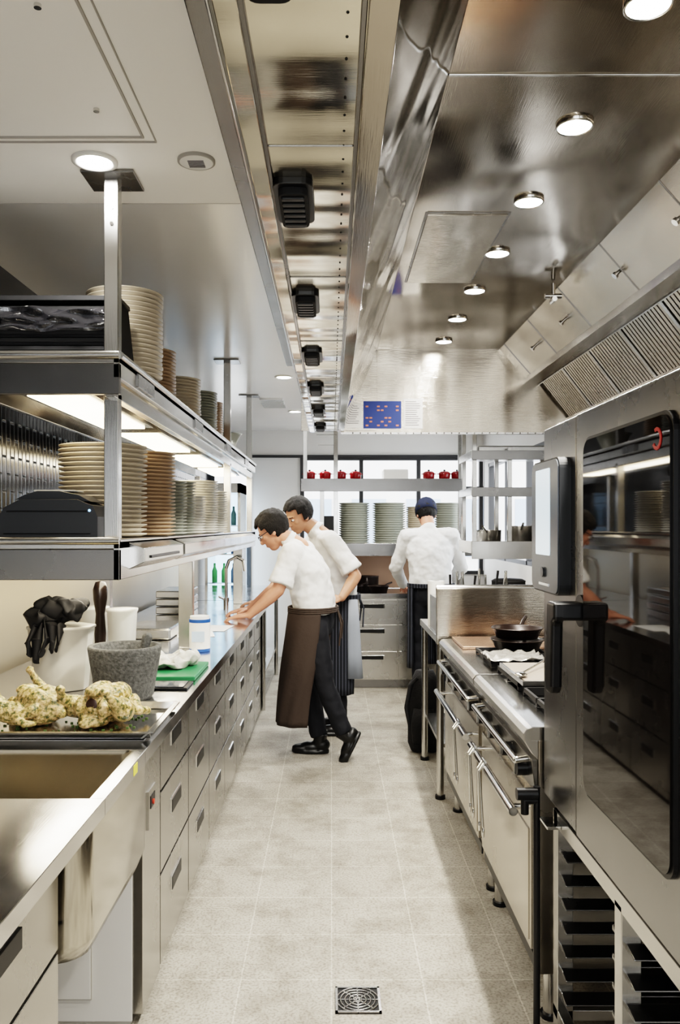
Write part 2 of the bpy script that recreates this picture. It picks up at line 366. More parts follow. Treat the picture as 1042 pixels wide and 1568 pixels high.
stack(-.765,3.02,2.04,.138,.315,pc,.0165)
stack(-.785,3.45,2.04,.125,.20,pt,.015)
stack(-.77,4.02,2.04,.125,.18,pc,.015)
stack(-.76,4.6,2.04,.115,.21,pg,.015)
stack(-.75,4.88,2.04,.1,.2,pt,.014)
stack(-1.04,3.6,2.04,.125,.22,pc,.015)
b=B('mixing_bowl'); b.lathe((-.76,5.75,2.041),[(0,0),(.07,0),(.12,.1),(.13,.11),(.12,.11),(.07,.01),(0,.01)],pg); b.done()
film=pmat('plastic_film_black',(.015,.015,.017),.07,coat=1,bump=.8,bs=22)
b=B('baking_tray_stack')
for i in range(7):
    b.box(-1.16,-.735,2.66,2.86,2.05+i*.026,2.062+i*.026,blackm); b.box(-1.15,-.745,2.67,2.85,2.041+i*.026,2.05+i*.026,black)
b.box(-1.17,-.728,2.65,2.86,2.235,2.25,blackm)
N_=60
vs=[];fs=[]
for j in range(13):
    for i in range(N_):
        x=-1.17+.44*i/(N_-1); z=2.135+.07*j/12
        vs.append((x,2.642+.014*noise.noise(V((x*14,z*60,0)))-(.004 if 0<j<12 else 0),z+.012*noise.noise(V((x*8,3,j*.3)))))
for j in range(12):
    for i in range(N_-1): fs.append((j*N_+i,j*N_+i+1,(j+1)*N_+i+1,(j+1)*N_+i))
b.add(vs,fs,film,True); b.done()
b=B('serving_tray'); M=Matrix.Translation((-.685,2.72,2.045))@Matrix.Rotation(math.radians(-6),4,'Y')
b.box(-.008,.004,-.11,.10,0,.2,blackm,M); b.box(-.014,.008,-.12,.11,.2,.215,black,M); b.done(bevel=.002)
b=B('receipt_printer')
b.prism([(-1.05,1.462),(-.735,1.462),(-.735,1.53),(-.75,1.565),(-.80,1.585),(-.98,1.585),(-1.03,1.56),(-1.05,1.52)],2.56,2.74,char)
b.prism([(-1.0,1.585),(-.76,1.578),(-.80,1.60),(-.86,1.612),(-.93,1.612),(-.97,1.60)],2.575,2.72,char)
b.box(-1.02,-.765,2.556,2.562,1.545,1.549,black); b.box(-1.03,-.755,2.557,2.562,1.475,1.478,black); b.box(-.95,-.82,2.60,2.7,1.611,1.616,whitepl); b.cyl((-.76,2.558,1.55),(-.76,2.562,1.55),.004,pmat('led_blue',(.2,.5,.9),.3,emit=(.3,.6,1),es=2))
b.done(bevel=.008,seg=3)
# ---------------------------------------------------------------- counter items
b=B('oven_tray')
b.box(-1.06,-.53,2.30,2.66,.902,.906,S_top)
x0,x1,y0,y1=-1.08,-.51,2.28,2.68
b.prism([(x1-.02,.906),(x1,.922),(x1+.012,.922),(x1+.012,.926),(x1-.004,.926),(x1-.024,.908)],y0,y1,S_Y)
b.prism([(x0+.02,.906),(x0,.922),(x0-.012,.922),(x0-.012,.926),(x0+.004,.926),(x0+.024,.908)],y0,y1,S_Y)
b.prismx([(y0+.02,.904),(y0,.922),(y0-.012,.922),(y0-.012,.926),(y0+.004,.926),(y0+.024,.908)],x0,x1,S_X)
b.prismx([(y1-.02,.904),(y1,.922),(y1+.012,.922),(y1+.012,.926),(y1-.004,.926),(y1-.024,.908)],x0,x1,S_X)
herb=pmat('herb_green',(.06,.10,.02),.6)
for i in range(110):
    x=random.uniform(-1.04,-.57); y=random.uniform(2.33,2.60); s_=random.uniform(.0015,.0045)
    b.box(x-s_,x+s_,y-s_*.6,y+s_*.6,.906,.908+s_*.4,herb)
b.done()
def chick_mat():
    m,N,L,bb=newmat('herbed_chicken')
    tc=N.new('ShaderNodeTexCoord'); n=N.new('ShaderNodeTexNoise'); n.inputs['Scale'].default_value=75; n.inputs['Detail'].default_value=6; n.inputs['Roughness'].default_value=.7
    L.new(tc.outputs['Object'],n.inputs['Vector']); r=N.new('ShaderNodeValToRGB'); e=r.color_ramp.elements
    e[0].position=.41; e[0].color=(.04,.055,.012,1); e[1].position=.62; e[1].color=(.62,.44,.26,1); q=e.new(.49); q.color=(.32,.23,.08,1)
    L.new(n.outputs['Fac'],r.inputs['Fac']); L.new(r.outputs['Color'],bb.inputs['Base Color']); bb.inputs['Roughness'].default_value=.28
    bb.inputs['Subsurface Weight'].default_value=.1; bb.inputs['Subsurface Scale'].default_value=.01
    bp=N.new('ShaderNodeBump'); bp.inputs['Strength'].default_value=.5; bp.inputs['Distance'].default_value=.005; L.new(n.outputs['Fac'],bp.inputs['Height']); L.new(bp.outputs['Normal'],bb.inputs['Normal'])
    return m
chm=chick_mat(); cavm=pmat('chicken_cavity_shade',(.03,.012,.008),.5)
def chicken(x,y,z,rot,cav,k=1.1,up=0):
    # local -x = tail/cavity end, +x = neck end
    e=empty('raw_chicken'); M=Matrix.Translation((x,y,z))@Matrix.Rotation(rot,4,'Z')@Matrix.Scale(k,4)
    b=B('carcass',e)
    b.sph((.02,0,.052),(.085,.066,.052),chm,24,14,M)
    b.sph((.025,-.026,.078),(.066,.034,.036),chm,16,10,M); b.sph((.025,.026,.078),(.066,.034,.036),chm,16,10,M)
    b.sph((-.03,0,.098),(.035,.035,.018),chm,14,10,M); b.sph((-.045,0,.020),(.045,.045,.020),chm,14,10,M)
    for s in(-1,1):
        b.sph((-.045,s*.038,.055),(.032,.018,.03),chm,12,8,M)
        b.chain([((.0,s*.066,.042),.034),((-.035,s*.086,.052),.031),((-.062,s*.088,.070+up*.3),.021),((-.084,s*.080,.090+up*.7),.012),((-.096,s*.074,.104+up),.009)],chm,12,M)
        b.sph((-.101,s*.071,.112+up),(.013,.014,.012),chm,12,8,M)
        b.chain([((.062,s*.060,.058),.019),((.03,s*.094,.038),.014),((.070,s*.102,.028),.011),((.092,s*.086,.028),.007)],chm,12,M)
    b.chain([((.088,0,.058),.026),((.112,0,.042),.014)],chm,12,M); b.sph((-.082,0,.016),(.02,.022,.012),chm,12,8,M)
    b.done(remesh=.003,smooth=2,disp=(.006,.012))
    c=B('cavity',e); c.sph((-.0565,0,.060),(.007,.020,.022),cavm,20,12,M); c.done()  # solid dark ball, its colour stands in for shade inside the opening
    return e
chicken(-.895,2.46,.906,math.radians(-28),False,1.0,.03)
chicken(-.69,2.465,.906,math.radians(72),True,1.05,.0)
gran=pmat('granite',(.075,.075,.07),.75,var=.5,vs=90,bump=.5,bs=120)
b=B('stone_mortar'); b.lathe((-.725,2.86,.901),[(0,0),(.092,0),(.1,.012),(.105,.05),(.118,.12),(.127,.175),(.125,.183),(.108,.183),(.1,.15),(.085,.08),(.05,.04),(0,.035)],gran,48)
b.chain([((-.70,2.87,.97),.022),((-.67,2.89,1.05),.014),((-.655,2.90,1.105),.018)],gran); b.done()
b=B('plastic_tub'); wt=pmat('tub_translucent',(.50,.475,.42),.35)
b.loft([((-1.0,3.02,.901),(.10,0,0),(0,.08,0))]+[((-1.0,3.02,1.0),(.108,0,0),(0,.088,0)),((-1.0,3.02,1.12),(.12,0,0),(0,.095,0)),((-1.0,3.02,1.125),(.128,0,0),(0,.1,0)),((-1.0,3.02,1.135),(.128,0,0),(0,.1,0))],wt,8,math.pi/8,math.pi/8+2*math.pi)
b.done(bevel=.006,seg=3)
b=B('black_glove_pile'); b.sph((-1.0,3.0,1.195),(.10,.07,.04),blackm,40,24); b.sph((-1.05,2.97,1.17),(.06,.06,.04),blackm,30,16); b.sph((-.95,2.97,1.2),(.05,.05,.035),blackm,30,16)
for i in range(5): b.chain([((-1.07+i*.022,2.93,1.15),.012),((-1.075+i*.024,2.905,1.09),.01),((-1.07+i*.022,2.90,1.05-.01*(i%2)),.009)],blackm,10)
b.done(jitter=(.03,28))
b=B('pepper_mill'); b.lathe((-.95,3.35,.901),[(0,0),(.03,0),(.032,.03),(.02,.08),(.024,.16),(.018,.24),(.028,.30),(.03,.34),(.02,.37),(.0,.375)],pmat('ebony',(.015,.010,.008),.25)); b.done()
b=B('plastic_container'); b.lathe((-.93,3.62,.901),[(0,0),(.055,0),(.065,.22),(.07,.225),(.07,.235),(0,.235)],whitepl); b.done()
b=B('plastic_container'); b.lathe((-1.08,3.7,.901),[(0,0),(.055,0),(.065,.22),(.07,.225),(.07,.235),(0,.235)],whitepl); b.done()
b=B('cutting_board'); b.box(-.84,-.53,3.16,3.52,.901,.918,pmat('board_green',(.015,.14,.05),.45)); b.done(bevel=.004)
b=B('tablet_scale'); b.box(-.76,-.53,2.99,3.13,.901,.908,black); b.box(-.745,-.545,3.0,3.115,.908,.911,pmat('screen_dark',(.03,.035,.045),.08)); b.done(bevel=.002)
tw=pmat('tea_towel',(.46,.45,.41),.9,var=.4,vs=25)
b=B('tea_towel'); b.sph((-.70,3.36,.943),(.12,.08,.022),tw,48,24); b.sph((-.62,3.42,.95),(.07,.06,.026),tw,36,20); b.sph((-.76,3.42,.95),(.06,.05,.026),tw,36,20); b.done(jitter=(.024,26))
b=B('wipes_canister'); cx,cy=-.635,3.93
cb1=pmat('canister_blue',(.02,.08,.28),.4)
b.cyl((cx,cy,.901),(cx,cy,.915),.05,cb1,seg=32); b.cyl((cx,cy,.915),(cx,cy,1.04),.05,whitepl,seg=32); b.cyl((cx,cy,1.04),(cx,cy,1.055),.051,cb1,seg=32); b.cyl((cx,cy,1.055),(cx,cy,1.07),.046,whitepl,seg=32); b.box(cx-.03,cx+.03,cy-.0515,cy-.049,.95,1.0,pmat('label_pale',(.45,.55,.65),.5)); b.done()
paper=pmat('paper',(.70,.70,.69),.7)
b=B('order_paper')
for i,(x,y,a) in enumerate(((-.76,4.55,.2),(-.7,4.8,-.1))):
    M=Matrix.Translation((x,y,.9012+i*.0006))@Matrix.Rotation(a,4,'Z'); b.box(-.1,.1,-.14,.14,0,.0005,paper,M)
b.done()
b=B('metal_pan'); b.box(-1.1,-.85,4.3,4.7,.901,.96,S_X); b.done(bevel=.01)
b=B('mixer_tap'); 
for x in(-.80,): b.tube([(x,6.2,.9),(x,6.2,1.18),(x+.02,6.2,1.24),(x+.08,6.2,1.27),(x+.13,6.2,1.24),(x+.14,6.2,1.16)],.012,chrome); b.cyl((x,6.2,.9),(x,6.2,.96),.022,chrome); b.cyl((x,6.2,.94),(x-.05,6.15,.97),.008,chrome)
b.done()
b=B('gastro_pan_stack')
for i in range(4): b.box(-1.1,-.9,5.1,5.5,.901+i*.05,.945+i*.05,S_X)
b.done(bevel=.006)
# ---------------------------------------------------------------- display fridge
e=empty('display_fridge'); b=B('cabinet',e)
fx0,fx1=-1.32,-.95
b.box(fx0,fx0+.03,8.5,9.1,0,1.95,S_Z); b.box(fx1-.03,fx1,8.5,9.1,0,1.95,S_Z); b.box(fx0,fx1,8.5,9.1,1.85,1.95,S_X); b.box(fx0,fx1,8.5,9.1,0,.2,S_X); b.box(fx0,fx1,9.07,9.1,.2,1.85,pmat('fridge_back_glow',(.8,.85,.9),.5,emit=(.55,.78,1),es=1.8))  # back panel made to glow, added to brighten this corner
for z in(.55,.9,1.2,1.5): b.box(fx0+.03,fx1-.03,8.55,9.05,z,z+.01,chrome)
b.done(); b=B('bottles',e)
cols=[pmat('bottle_%d'%i,c,.3) for i,c in enumerate(((.08,.4,.15),(.15,.3,.6),(.2,.45,.5),(.8,.8,.8),(.3,.35,.4),(.2,.6,.6)))]
for z in(.2,.56,.91,1.21,1.51):
    for i in range(3): b.lathe((fx0+.085+i*.1,8.62,z+.001),[(0,0),(.028,0),(.028,.12),(.012,.16),(.012,.2),(0,.2)],random.choice(cols),12)
b.done()
# ---------------------------------------------------------------- hood
Y0,Y1=.32,5.4
H=empty('exhaust_hood')
b=B('plenum',H)
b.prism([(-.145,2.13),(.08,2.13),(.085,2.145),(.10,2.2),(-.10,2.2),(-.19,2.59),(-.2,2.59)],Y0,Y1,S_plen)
b.box(-.148,-.105,Y0,Y1,2.124,2.131,S_dark); b.box(-.142,-.112,Y0,Y1,2.120,2.125,S_plen)
b.box(.045,.083,Y0,Y1,2.122,2.131,S_hood); b.box(.036,.044,Y0,Y1,2.126,2.131,S_dark)
b.box(-.2,.3,Y1-.02,Y1,2.13,2.74,S_hoodv)
for k in range(9): b.box(-.105,.036,.64+k*.71-.0015,.64+k*.71+.0015,2.1275,2.131,S_dark)
b.done(bevel=.002)
b=B('rivets',H)
y=.4
while y<5.35:
    b.sph((.02,y,2.130),(.0022,.0022,.002),slot,8,6); y+=.05
x=.14
while x<1.6: b.sph((x,5.358,2.112),(.005,.004,.005),S_dark,8,6); x+=.05
b.done()
b=B('grille_boxes',H)
for k in range(8):
    y=.86+k*.71
    if y>5.2: break
    P=rrect(-.108,-.034,y-.10,y+.10,.02,4); b.prismz(P,2.118,2.131,black)
    b.prismz(rrect(-.098,-.044,y-.085,y+.085,.015,4),2.104,2.119,blackm)
    for j in range(6): b.box(-.092,-.05,y-.075+j*.026,y-.061+j*.026,2.099,2.105,black)
b.done(bevel=.002)
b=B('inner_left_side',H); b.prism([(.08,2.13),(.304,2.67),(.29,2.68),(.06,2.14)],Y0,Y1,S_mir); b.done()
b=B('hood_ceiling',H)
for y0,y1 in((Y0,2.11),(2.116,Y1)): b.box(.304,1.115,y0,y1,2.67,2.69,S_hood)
b.box(.304,1.115,2.108,2.118,2.666,2.672,chrome)
b.box(.36,.66,3.05,3.9,2.662,2.671,S_hoodv); b.box(.35,.67,3.04,3.91,2.6675,2.671,S_dark)
b.done(bevel=.001)
b=B('right_slope',H)
b.prism([(1.11,2.67),(1.28,2.475),(1.30,2.49),(1.13,2.69)],Y0,Y1,S_hoodv)
b.box(1.27,1.36,Y0,Y1,2.44,2.475,S_Y); b.prism([(1.36,2.44),(1.375,2.44),(1.39,2.455),(1.36,2.475)],Y0,Y1,S_dark)
for k in range(8): b.prism([(1.107,2.669),(1.277,2.474),(1.28,2.476),(1.11,2.672)],.9+k*.62,.904+k*.62,S_dark)
b.prism([(1.555,2.217),(1.56,2.13),(1.75,2.13),(1.75,2.23)],Y0,Y1,S_Y); b.cyl((1.555,Y0,2.14),(1.555,Y1,2.14),.014,S_Y)
b.done()
b=B('spray_nozzles',H)
for y in(2.2,2.8,3.4,4.2,4.8):
    b.cyl((1.205,y,2.567),(1.185,y,2.548),.008,chrome); b.cyl((1.187,y,2.55),(1.178,y,2.541),.014,chrome)
b.tube([(1.06,3.9,2.66),(1.06,3.9,2.60)],.01,chrome); b.cyl((1.02,3.9,2.6),(1.1,3.9,2.6),.012,chrome); b.cyl((1.06,3.87,2.58),(1.06,3.93,2.58),.012,chrome)
b.done()
b=B('baffle_filters',H)
S_fil=steel('steel_filter',(.56,.51,.44),.2,.32,(20,20,20),bump=0)
b.prism([(1.385,2.46),(1.57,2.22),(1.6,2.24),(1.41,2.48)],Y0,Y1,S_dark)
y=.5
k=0
while y<5.35:
    if k%14==0:
        b.prism([(1.370,2.45),(1.555,2.212),(1.57,2.222),(1.385,2.462)],y,y+.022,S_Y); y+=.03
    else:
        b.prism([(1.374,2.453),(1.559,2.215),(1.572,2.224),(1.387,2.464)],y,y+.024,S_fil); y+=.035
    k+=1
b.prism([(1.366,2.448),(1.376,2.436),(1.39,2.447),(1.385,2.46)],Y0,Y1,S_Y)
b.done()
b=B('end_panel',H); b.prism([(.06,2.11),(1.75,2.11),(1.75,2.23),(1.57,2.22),(1.385,2.46),(1.28,2.475),(1.11,2.68),(.304,2.68)],5.385,5.42,S_hoodv)
b.box(.06,1.75,5.36,5.386,2.105,2.118,S_X); b.done(bevel=.001)
b=B('ceiling_trim',H); b.box(-.30,-.255,Y0-.3,5.43,2.565,2.6,S_dark); b.box(-.255,-.2,Y0-.3,5.43,2.55,2.6,S_Y); b.done(bevel=.003)
b=B('downlight_fittings',H)
for k in range(8):
    y=1.27+k*.553
    b.lathe((.708,y,2.66),[(.054,.01),(.054,.0),(.05,-.002),(.046,.004)],chrome,32); b.lathe((.708,y,2.661),[(0,0),(.047,0)],lampw,24)
b.done()
for k in range(8): light('hood_downlight','SPOT',(.708,1.27+k*.553,2.64),(50,50,50,50,46,42,36,16)[k],(1,.95,.86),size=.035,spot=155,parent=H)
b=B('paper_notice'); b.box(.21,.46,5.379,5.383,2.145,2.325,pmat('poster_blue',(.010,.03,.16),.5)); pt_=pmat('poster_marks',(.45,.16,.10),.6)
for r in range(6):
    for c in range(9):
        if (r*3+c*2+r*c)%5<2: b.box(.225+c*.025,.243+c*.025,5.3775,5.379,2.16+r*.025,2.17+r*.025,pt_)
b.done()
txt=pmat('print_grey',(.2,.2,.22),.7)
paper2=pmat('paper_notice_white',(.62,.62,.61),.7)
def notice(x0,x1,z0,z1):
    b=B('paper_notice'); b.box(x0,x1,5.379,5.383,z0,z1,paper2)
    z=z1-.02
    while z>z0+.015: b.box(x0+.012,x1-.012-.03*random.random(),5.378,5.379,z,z+.004,txt); z-=.014
    b.done()
notice(.09,.2,2.15,2.31); notice(.475,.60,2.145,2.34)
# ---------------------------------------------------------------- ceiling fittings
b=B('extra_downlight'); b.lathe((-.713,2.455,2.594),[(.068,.006),(.068,0),(.054,-.003),(.05,.004)],whitepl,32); b.lathe((-.713,2.455,2.597),[(0,0),(.05,0)],lampw,24); b.done()
light('extra_spot','SPOT',(-.713,2.455,2.575),36,(1,.97,.92),size=.045,spot=150)
b=B('ceiling_speaker'); b.lathe((-.406,2.45,2.590),[(.056,.01),(.056,.002),(.045,0),(.044,.003),(0,.003)],hg,32); b.lathe((-.406,2.45,2.589),[(.052,.003),(.046,0),(0,.0)],whitepl,32)
for i in range(5): b.box(-.43,-.382,2.43+i*.01,2.434+i*.01,2.587,2.59,txt)
b.done()
for (x,y,e_) in((-.5,.3,30),(-.5,-1.2,40),(.6,-1.2,36),(-.35,7.8,50),(.6,6.6,50),(-.35,6.0,46)):  # extra lamps added for general room light; the last fits the chef's shadow
    b=B('extra_downlight'); b.lathe((x,y,2.594),[(.068,.006),(.068,0),(.054,-.003),(.05,.004)],whitepl,32); b.lathe((x,y,2.597),[(0,0),(.05,0)],lampw,24); b.done()
    light('extra_spot','SPOT',(x,y,2.575),e_,(1,.97,.92),size=.05,spot=150)
# ---------------------------------------------------------------- oven
O=empty('combi_oven')
b=B('housing',O)
b.box(.66,1.5,1.38,2.42,.71,1.79,S_oven); b.box(.63,.66,2.10,2.42,.71,1.785,S_oven); b.box(.625,.655,1.38,2.085,.71,1.785,S_oven)
b.box(.66,1.5,1.40,2.40,1.79,1.80,S_dark); b.box(.70,1.4,1.45,2.3,.691,.71,black)
b.done(bevel=.01,seg=3)
b=B('door_glass',O)
og=pmat('oven_glass',(.008,.006,.005),.03)
b.prismx(rrect(1.47,1.995,.85,1.715,.04),.617,.627,black); b.prismx(rrect(1.478,1.987,.858,1.707,.036),.613,.62,og); b.done()
b=B('control_panel',O)
b.prismx(rrect(2.145,2.43,1.315,1.685,.03),.600,.63,char); b.prismx(rrect(2.15,2.425,1.32,1.68,.028),.596,.602,pmat('panel_grey',(.065,.075,.09),.25))
b.prismx(rrect(2.225,2.375,1.42,1.66,.006),.5945,.5965,pmat('touch_screen',(.3,.35,.4),.2,emit=(.62,.75,.82),es=.8))
b.cyl((.596,2.29,1.372),(.590,2.29,1.372),.014,pmat('knob_dark',(.04,.045,.05),.3))
b.box(.5945,.5965,2.24,2.34,1.335,1.342,chrome)
b.done()
b=B('door_handle',O)
b.box(.56,.63,2.0,2.06,1.268,1.312,black); b.prismx([(2.0,1.312),(2.07,1.312),(2.085,1.09),(2.075,1.08),(2.045,1.08),(2.03,1.10),(2.02,1.26),(2.0,1.27)],.545,.575,black); b.cyl((.63,2.03,1.29),(.617,2.03,1.29),.04,black,seg=24)
b.done(bevel=.008,seg=3)
b=B('emblem',O); redm=pmat('emblem_red',(.6,.02,.02),.4)
for i in range(9):
    t0=math.radians(60+i*30); t1=t0+math.radians(31)
    c=(1.535,1.665)
    b.prismx([(c[0]+.022*math.cos(t0),c[1]+.022*math.sin(t0)),(c[0]+.022*math.cos(t1),c[1]+.022*math.sin(t1)),(c[0]+.015*math.cos(t1),c[1]+.015*math.sin(t1)),(c[0]+.015*math.cos(t0),c[1]+.015*math.sin(t0))],.6115,.614,redm)
b.done()
b=B('oven_stand')
for y in(2.31,1.80,1.36):
    for x in(.64,1.36): b.box(x,x+.045,y,y+.045,0.03,.66,S_Z); b.cyl((x+.022,y+.022,0),(x+.022,y+.022,.04),.02,black)
for x in(.64,1.36): b.box(x,x+.045,1.36,2.355,.645,.69,S_Y); b.box(x,x+.03,1.36,2.355,.10,.13,S_Y)
for y in(2.31,1.36): b.box(.64,1.4,y,y+.04,.645,.69,S_X); b.box(.64,1.4,y,y+.03,.10,.13,S_X)
for k in range(7):
    z=.17+k*.066
    for y0,y1 in((2.26,2.31),(1.845,1.89),(1.75,1.80),(1.405,1.45)):
        b.prismx([(y0,z),(y1,z),(y1,z+.014),(y0,z+.004)],.65,1.36,S_dark)
b.box(.60,.64,2.27,2.35,.655,.665,chrome)
b.done(bevel=.002)
# ---------------------------------------------------------------- ranges
def rng(name,y0,y1,door=True):
    b=B(name)
    b.box(.62,1.45,y0,y1,.16,.86,S_range)
    for y in(y0+.06,y1-.06):
        for x in(.67,1.38): b.cyl((x,y,0),(x,y,.17),.022,S_Z); b.cyl((x,y,0),(x,y,.015),.03,black)
    b.prism([(.60,.86),(1.45,.86),(1.45,.90),(.60,.90),(.585,.895),(.575,.88),(.578,.855),(.60,.82),(.62,.80),(.62,.86)],y0,y1,S_Y)
    b.prism([(.60,.80),(.62,.80),(.62,.70),(.612,.70)],y0+.01,y1-.01,S_dark)
    n=int((y1-y0)/.2)
    for i in range(n):
        yy=y0+.1+i*(y1-y0-.2)/max(1,n-1); b.cyl((.612,yy,.75),(.575,yy,.75),.024,black,seg=20); b.box(.568,.578,yy-.004,yy+.004,.73,.772,chrome)
    b.tube([(.60,y0+.06,.79),(.565,y0+.06,.785),(.565,y1-.06,.785),(.60,y1-.06,.79)],.011,chrome)
    b.box(.603,.622,y0+.03,y1-.03,.22,.68,S_range); b.box(.60,.604,y0+.05,y1-.05,.24,.58,S_range)
    for y in(y0+.10,y1-.10): b.cyl((.605,y,.63),(.56,y,.63),.009,chrome); 
    b.cyl((.555,y0+.05,.63),(.555,y1-.05,.63),.014,chrome)
    b.box(.615,.63,y0+.02,y1-.02,.16,.20,black)
    return b
b=rng('gas_range',3.32,4.36); b.done(bevel=.003)
b=rng('gas_range',2.44,3.30)
b.done(bevel=.003)
b=B('gas_valve'); b.cyl((.60,2.385,.0),(.60,2.385,.74),.010,black); b.tube([(.60,2.385,.70),(.565,2.385,.70),(.565,2.385,.66)],.012,black); b.cyl((.60,2.38,.72),(.54,2.38,.72),.018,black);b.done()
b=B('work_bench'); b.prism([(.575,.86),(1.45,.86),(1.45,.90),(.575,.90)],4.47,5.30,S_Y)
for y in(4.5,5.25):
    for x in(.60,1.4): b.cyl((x,y,0),(x,y,.86),.02,S_Z); b.cyl((x,y,0),(x,y,.02),.028,black)
b.box(.6,1.4,4.5,5.25,.28,.3,S_X)
b.box(.57,1.5,4.42,4.46,.86,1.165,S_hoodv); b.cyl((.57,4.44,1.165),(1.5,4.44,1.165),.018,S_X); b.box(.585,1.45,4.46,4.85,.90,1.1,S_X)
b.done(bevel=.003)
cop=pmat('copper_griddle',(.52,.34,.25),.25,.8,var=.15,vs=6)
b=B('griddle_plate'); b.box(.64,1.2,3.98,4.34,.901,.915,cop); b.done(bevel=.004)
b=B('burner_grates')
for y0 in(2.5,2.95,3.45):
    for x0 in(.66,1.04):
        for i in range(4): b.box(x0+.02+i*.095,x0+.03+i*.095,y0+.02,y0+.4,.915,.93,blackm)
        for j in(0.02,.2,.385): b.box(x0+.02,x0+.315,y0+j,y0+j+.012,.902,.93,blackm)
        b.cyl((x0+.16,y0+.2,.901),(x0+.16,y0+.2,.915),.05,blackm)
b.done()
iron=pmat('cast_iron',(.016,.009,.007),.3,.3)
def pan(x,y,z,r,ang,m=iron,h=.045):
    b=B('frying_pan'); b.lathe((x,y,z),[(0,0),(r*.8,0),(r,h),(r+.004,h),(r+.002,h+.004),(r-.004,h),(r*.78,.004),(0,.004)],m,36)
    d=V((math.cos(ang),math.sin(ang),.25)); p=V((x,y,z+h*.8))+V((math.cos(ang),math.sin(ang),0))*r; b.tube([p,p+d*.08,p+d*.16+V((0,0,-.01))],.009,m); b.done()
pan(.86,3.78,.932,.12,.3); pan(.86,3.78,.985,.115,1.2); pan(1.16,3.6,.932,.11,-.5)
b=B('foil_sheet'); vs=[];fs=[]
for j in range(14):
    for i in range(14):
        x=.66+.24*i/13; y=3.38+.24*j/13; vs.append((x,y,.947+.02*noise.noise(V((x*30,y*30,1)))))
for j in range(13):
    for i in range(13): fs.append((j*14+i,j*14+i+1,(j+1)*14+i+1,(j+1)*14+i))
b.add(vs,fs,pmat('foil',(.55,.53,.49),.25,.6),True); b.done(solid=.001)
b=B('baking_tin'); b.box(.68,.98,2.9,3.3,.932,.95,S_X); b.box(.69,.97,2.91,3.29,.949,.951,pmat('tin_inner',(.45,.38,.31),.4,.6)); b.done(bevel=.004)
b=B('spoon'); b.cyl((.70,3.0,.96),(.86,3.25,.975),.004,chrome); b.sph((.69,2.98,.96),(.025,.03,.008),chrome); b.done()
def tongs(x,y,z):
    b=B('kitchen_tongs'); b.tube([(x,y-.015,z+.01),(x-.02,y-.015,z-.02),(x-.01,y-.03,z-.22)],.005,chrome); b.tube([(x,y+.015,z+.01),(x-.02,y+.015,z-.02),(x-.01,y+.035,z-.22)],.005,chrome)
    b.sph((x-.01,y-.032,z-.235),(.006,.012,.022),chrome,10,8); b.sph((x-.01,y+.037,z-.235),(.006,.012,.022),chrome,10,8); b.cyl((x,y-.02,z+.012),(x,y+.02,z+.012),.007,chrome); b.done()
tongs(.552,2.95,.642); tongs(.552,3.15,.642); tongs(.552,3.55,.642)
b=B('paper_roll'); b.cyl((.635,4.95,.901),(.635,4.95,1.17),.05,paper,seg=28); b.cyl((.635,4.95,1.17),(.635,4.95,1.171),.02,black,seg=16); b.done()
b=B('utensil_holder'); b.box(.72,1.15,5.05,5.2,.901,1.05,S_X)
for i in range(9):
    x=.75+i*.045; h_=random.random()*.06; b.cyl((x,5.13,1.0),(x+random.uniform(-.03,.03),5.11,1.19+h_),.004,chrome if i%3 else black,.008)
b.done()
bk=pmat('backpack_fabric',(.007,.007,.008),.8,bump=.4,bs=60)
b=B('backpack'); bx=.62
b.loft([((bx,5.44,.01),(.09,0,0),(0,.06,0)),((bx,5.44,.06),(.11,0,0),(0,.085,0)),((bx,5.44,.3),(.115,0,0),(0,.09,0)),((bx,5.44,.46),(.10,0,0),(0,.08,0)),((bx,5.45,.54),(.06,0,0),(0,.05,0))],bk,20)
b.loft([((bx-.02,5.36,.08),(.07,0,0),(0,.035,0)),((bx-.02,5.355,.2),(.08,0,0),(0,.045,0)),((bx-.015,5.36,.3),(.07,0,0),(0,.035,0))],bk,16)
b.tube([(bx-.05,5.40,.5),(bx-.10,5.40,.45),(bx-.125,5.41,.3),(bx-.10,5.41,.16)],.012,bk); b.tube([(bx,5.45,.53),(bx,5.45,.60),(bx+.03,5.46,.53)],.008,bk)
b.box(bx-.05,bx+.01,5.318,5.325,.2,.205,chrome)
b.done(jitter=(.010,14))
# ---------------------------------------------------------------- back counter & shelves
b=B('back_counter'); b.box(.10,1.7,7.53,8.25,.84,.88,S_top); b.box(.12,1.7,7.56,8.25,.08,.84,S_cab); b.box(.12,1.7,7.6,8.2,0,.08,S_dark)
for c in range(3):
    for z0,z1 in((.60,.82),(.355,.59),(.10,.345)):
        x0=.13+c*.49; b.box(x0,x0+.475,7.54,7.56,z0,z1,S_cab); xc=x0+.24; b.box(xc-.12,xc+.12,7.535,7.541,z1-.08,z1-.035,chrome); b.box(xc-.11,xc+.11,7.532,7.536,z1-.075,z1-.04,slot)
b.done(bevel=.003)
b=B('far_pass_shelf')
b.box(-.29,1.26,7.7,8.2,1.90,1.93,S_X); b.box(-.29,1.26,7.69,7.71,1.83,1.95,S_dark); b.box(-.13,1.4,7.7,8.2,1.30,1.33,S_X); b.box(-.13,1.4,7.69,7.71,1.22,1.34,S_dark)
for x in(-.27,.02,1.2):
    b.box(x,x+.04,7.72,7.76,1.93,2.6,S_Z)
    if x>-.1: b.box(x,x+.04,7.72,7.76,.882,1.9,S_Z)
b.box(-.11,-.07,7.72,7.76,1.33,1.9,S_Z)
b.box(.1,1.2,8.17,8.2,.885,1.3,pmat('back_panel_tan',(.42,.28,.20),.4))
b.done(bevel=.003)
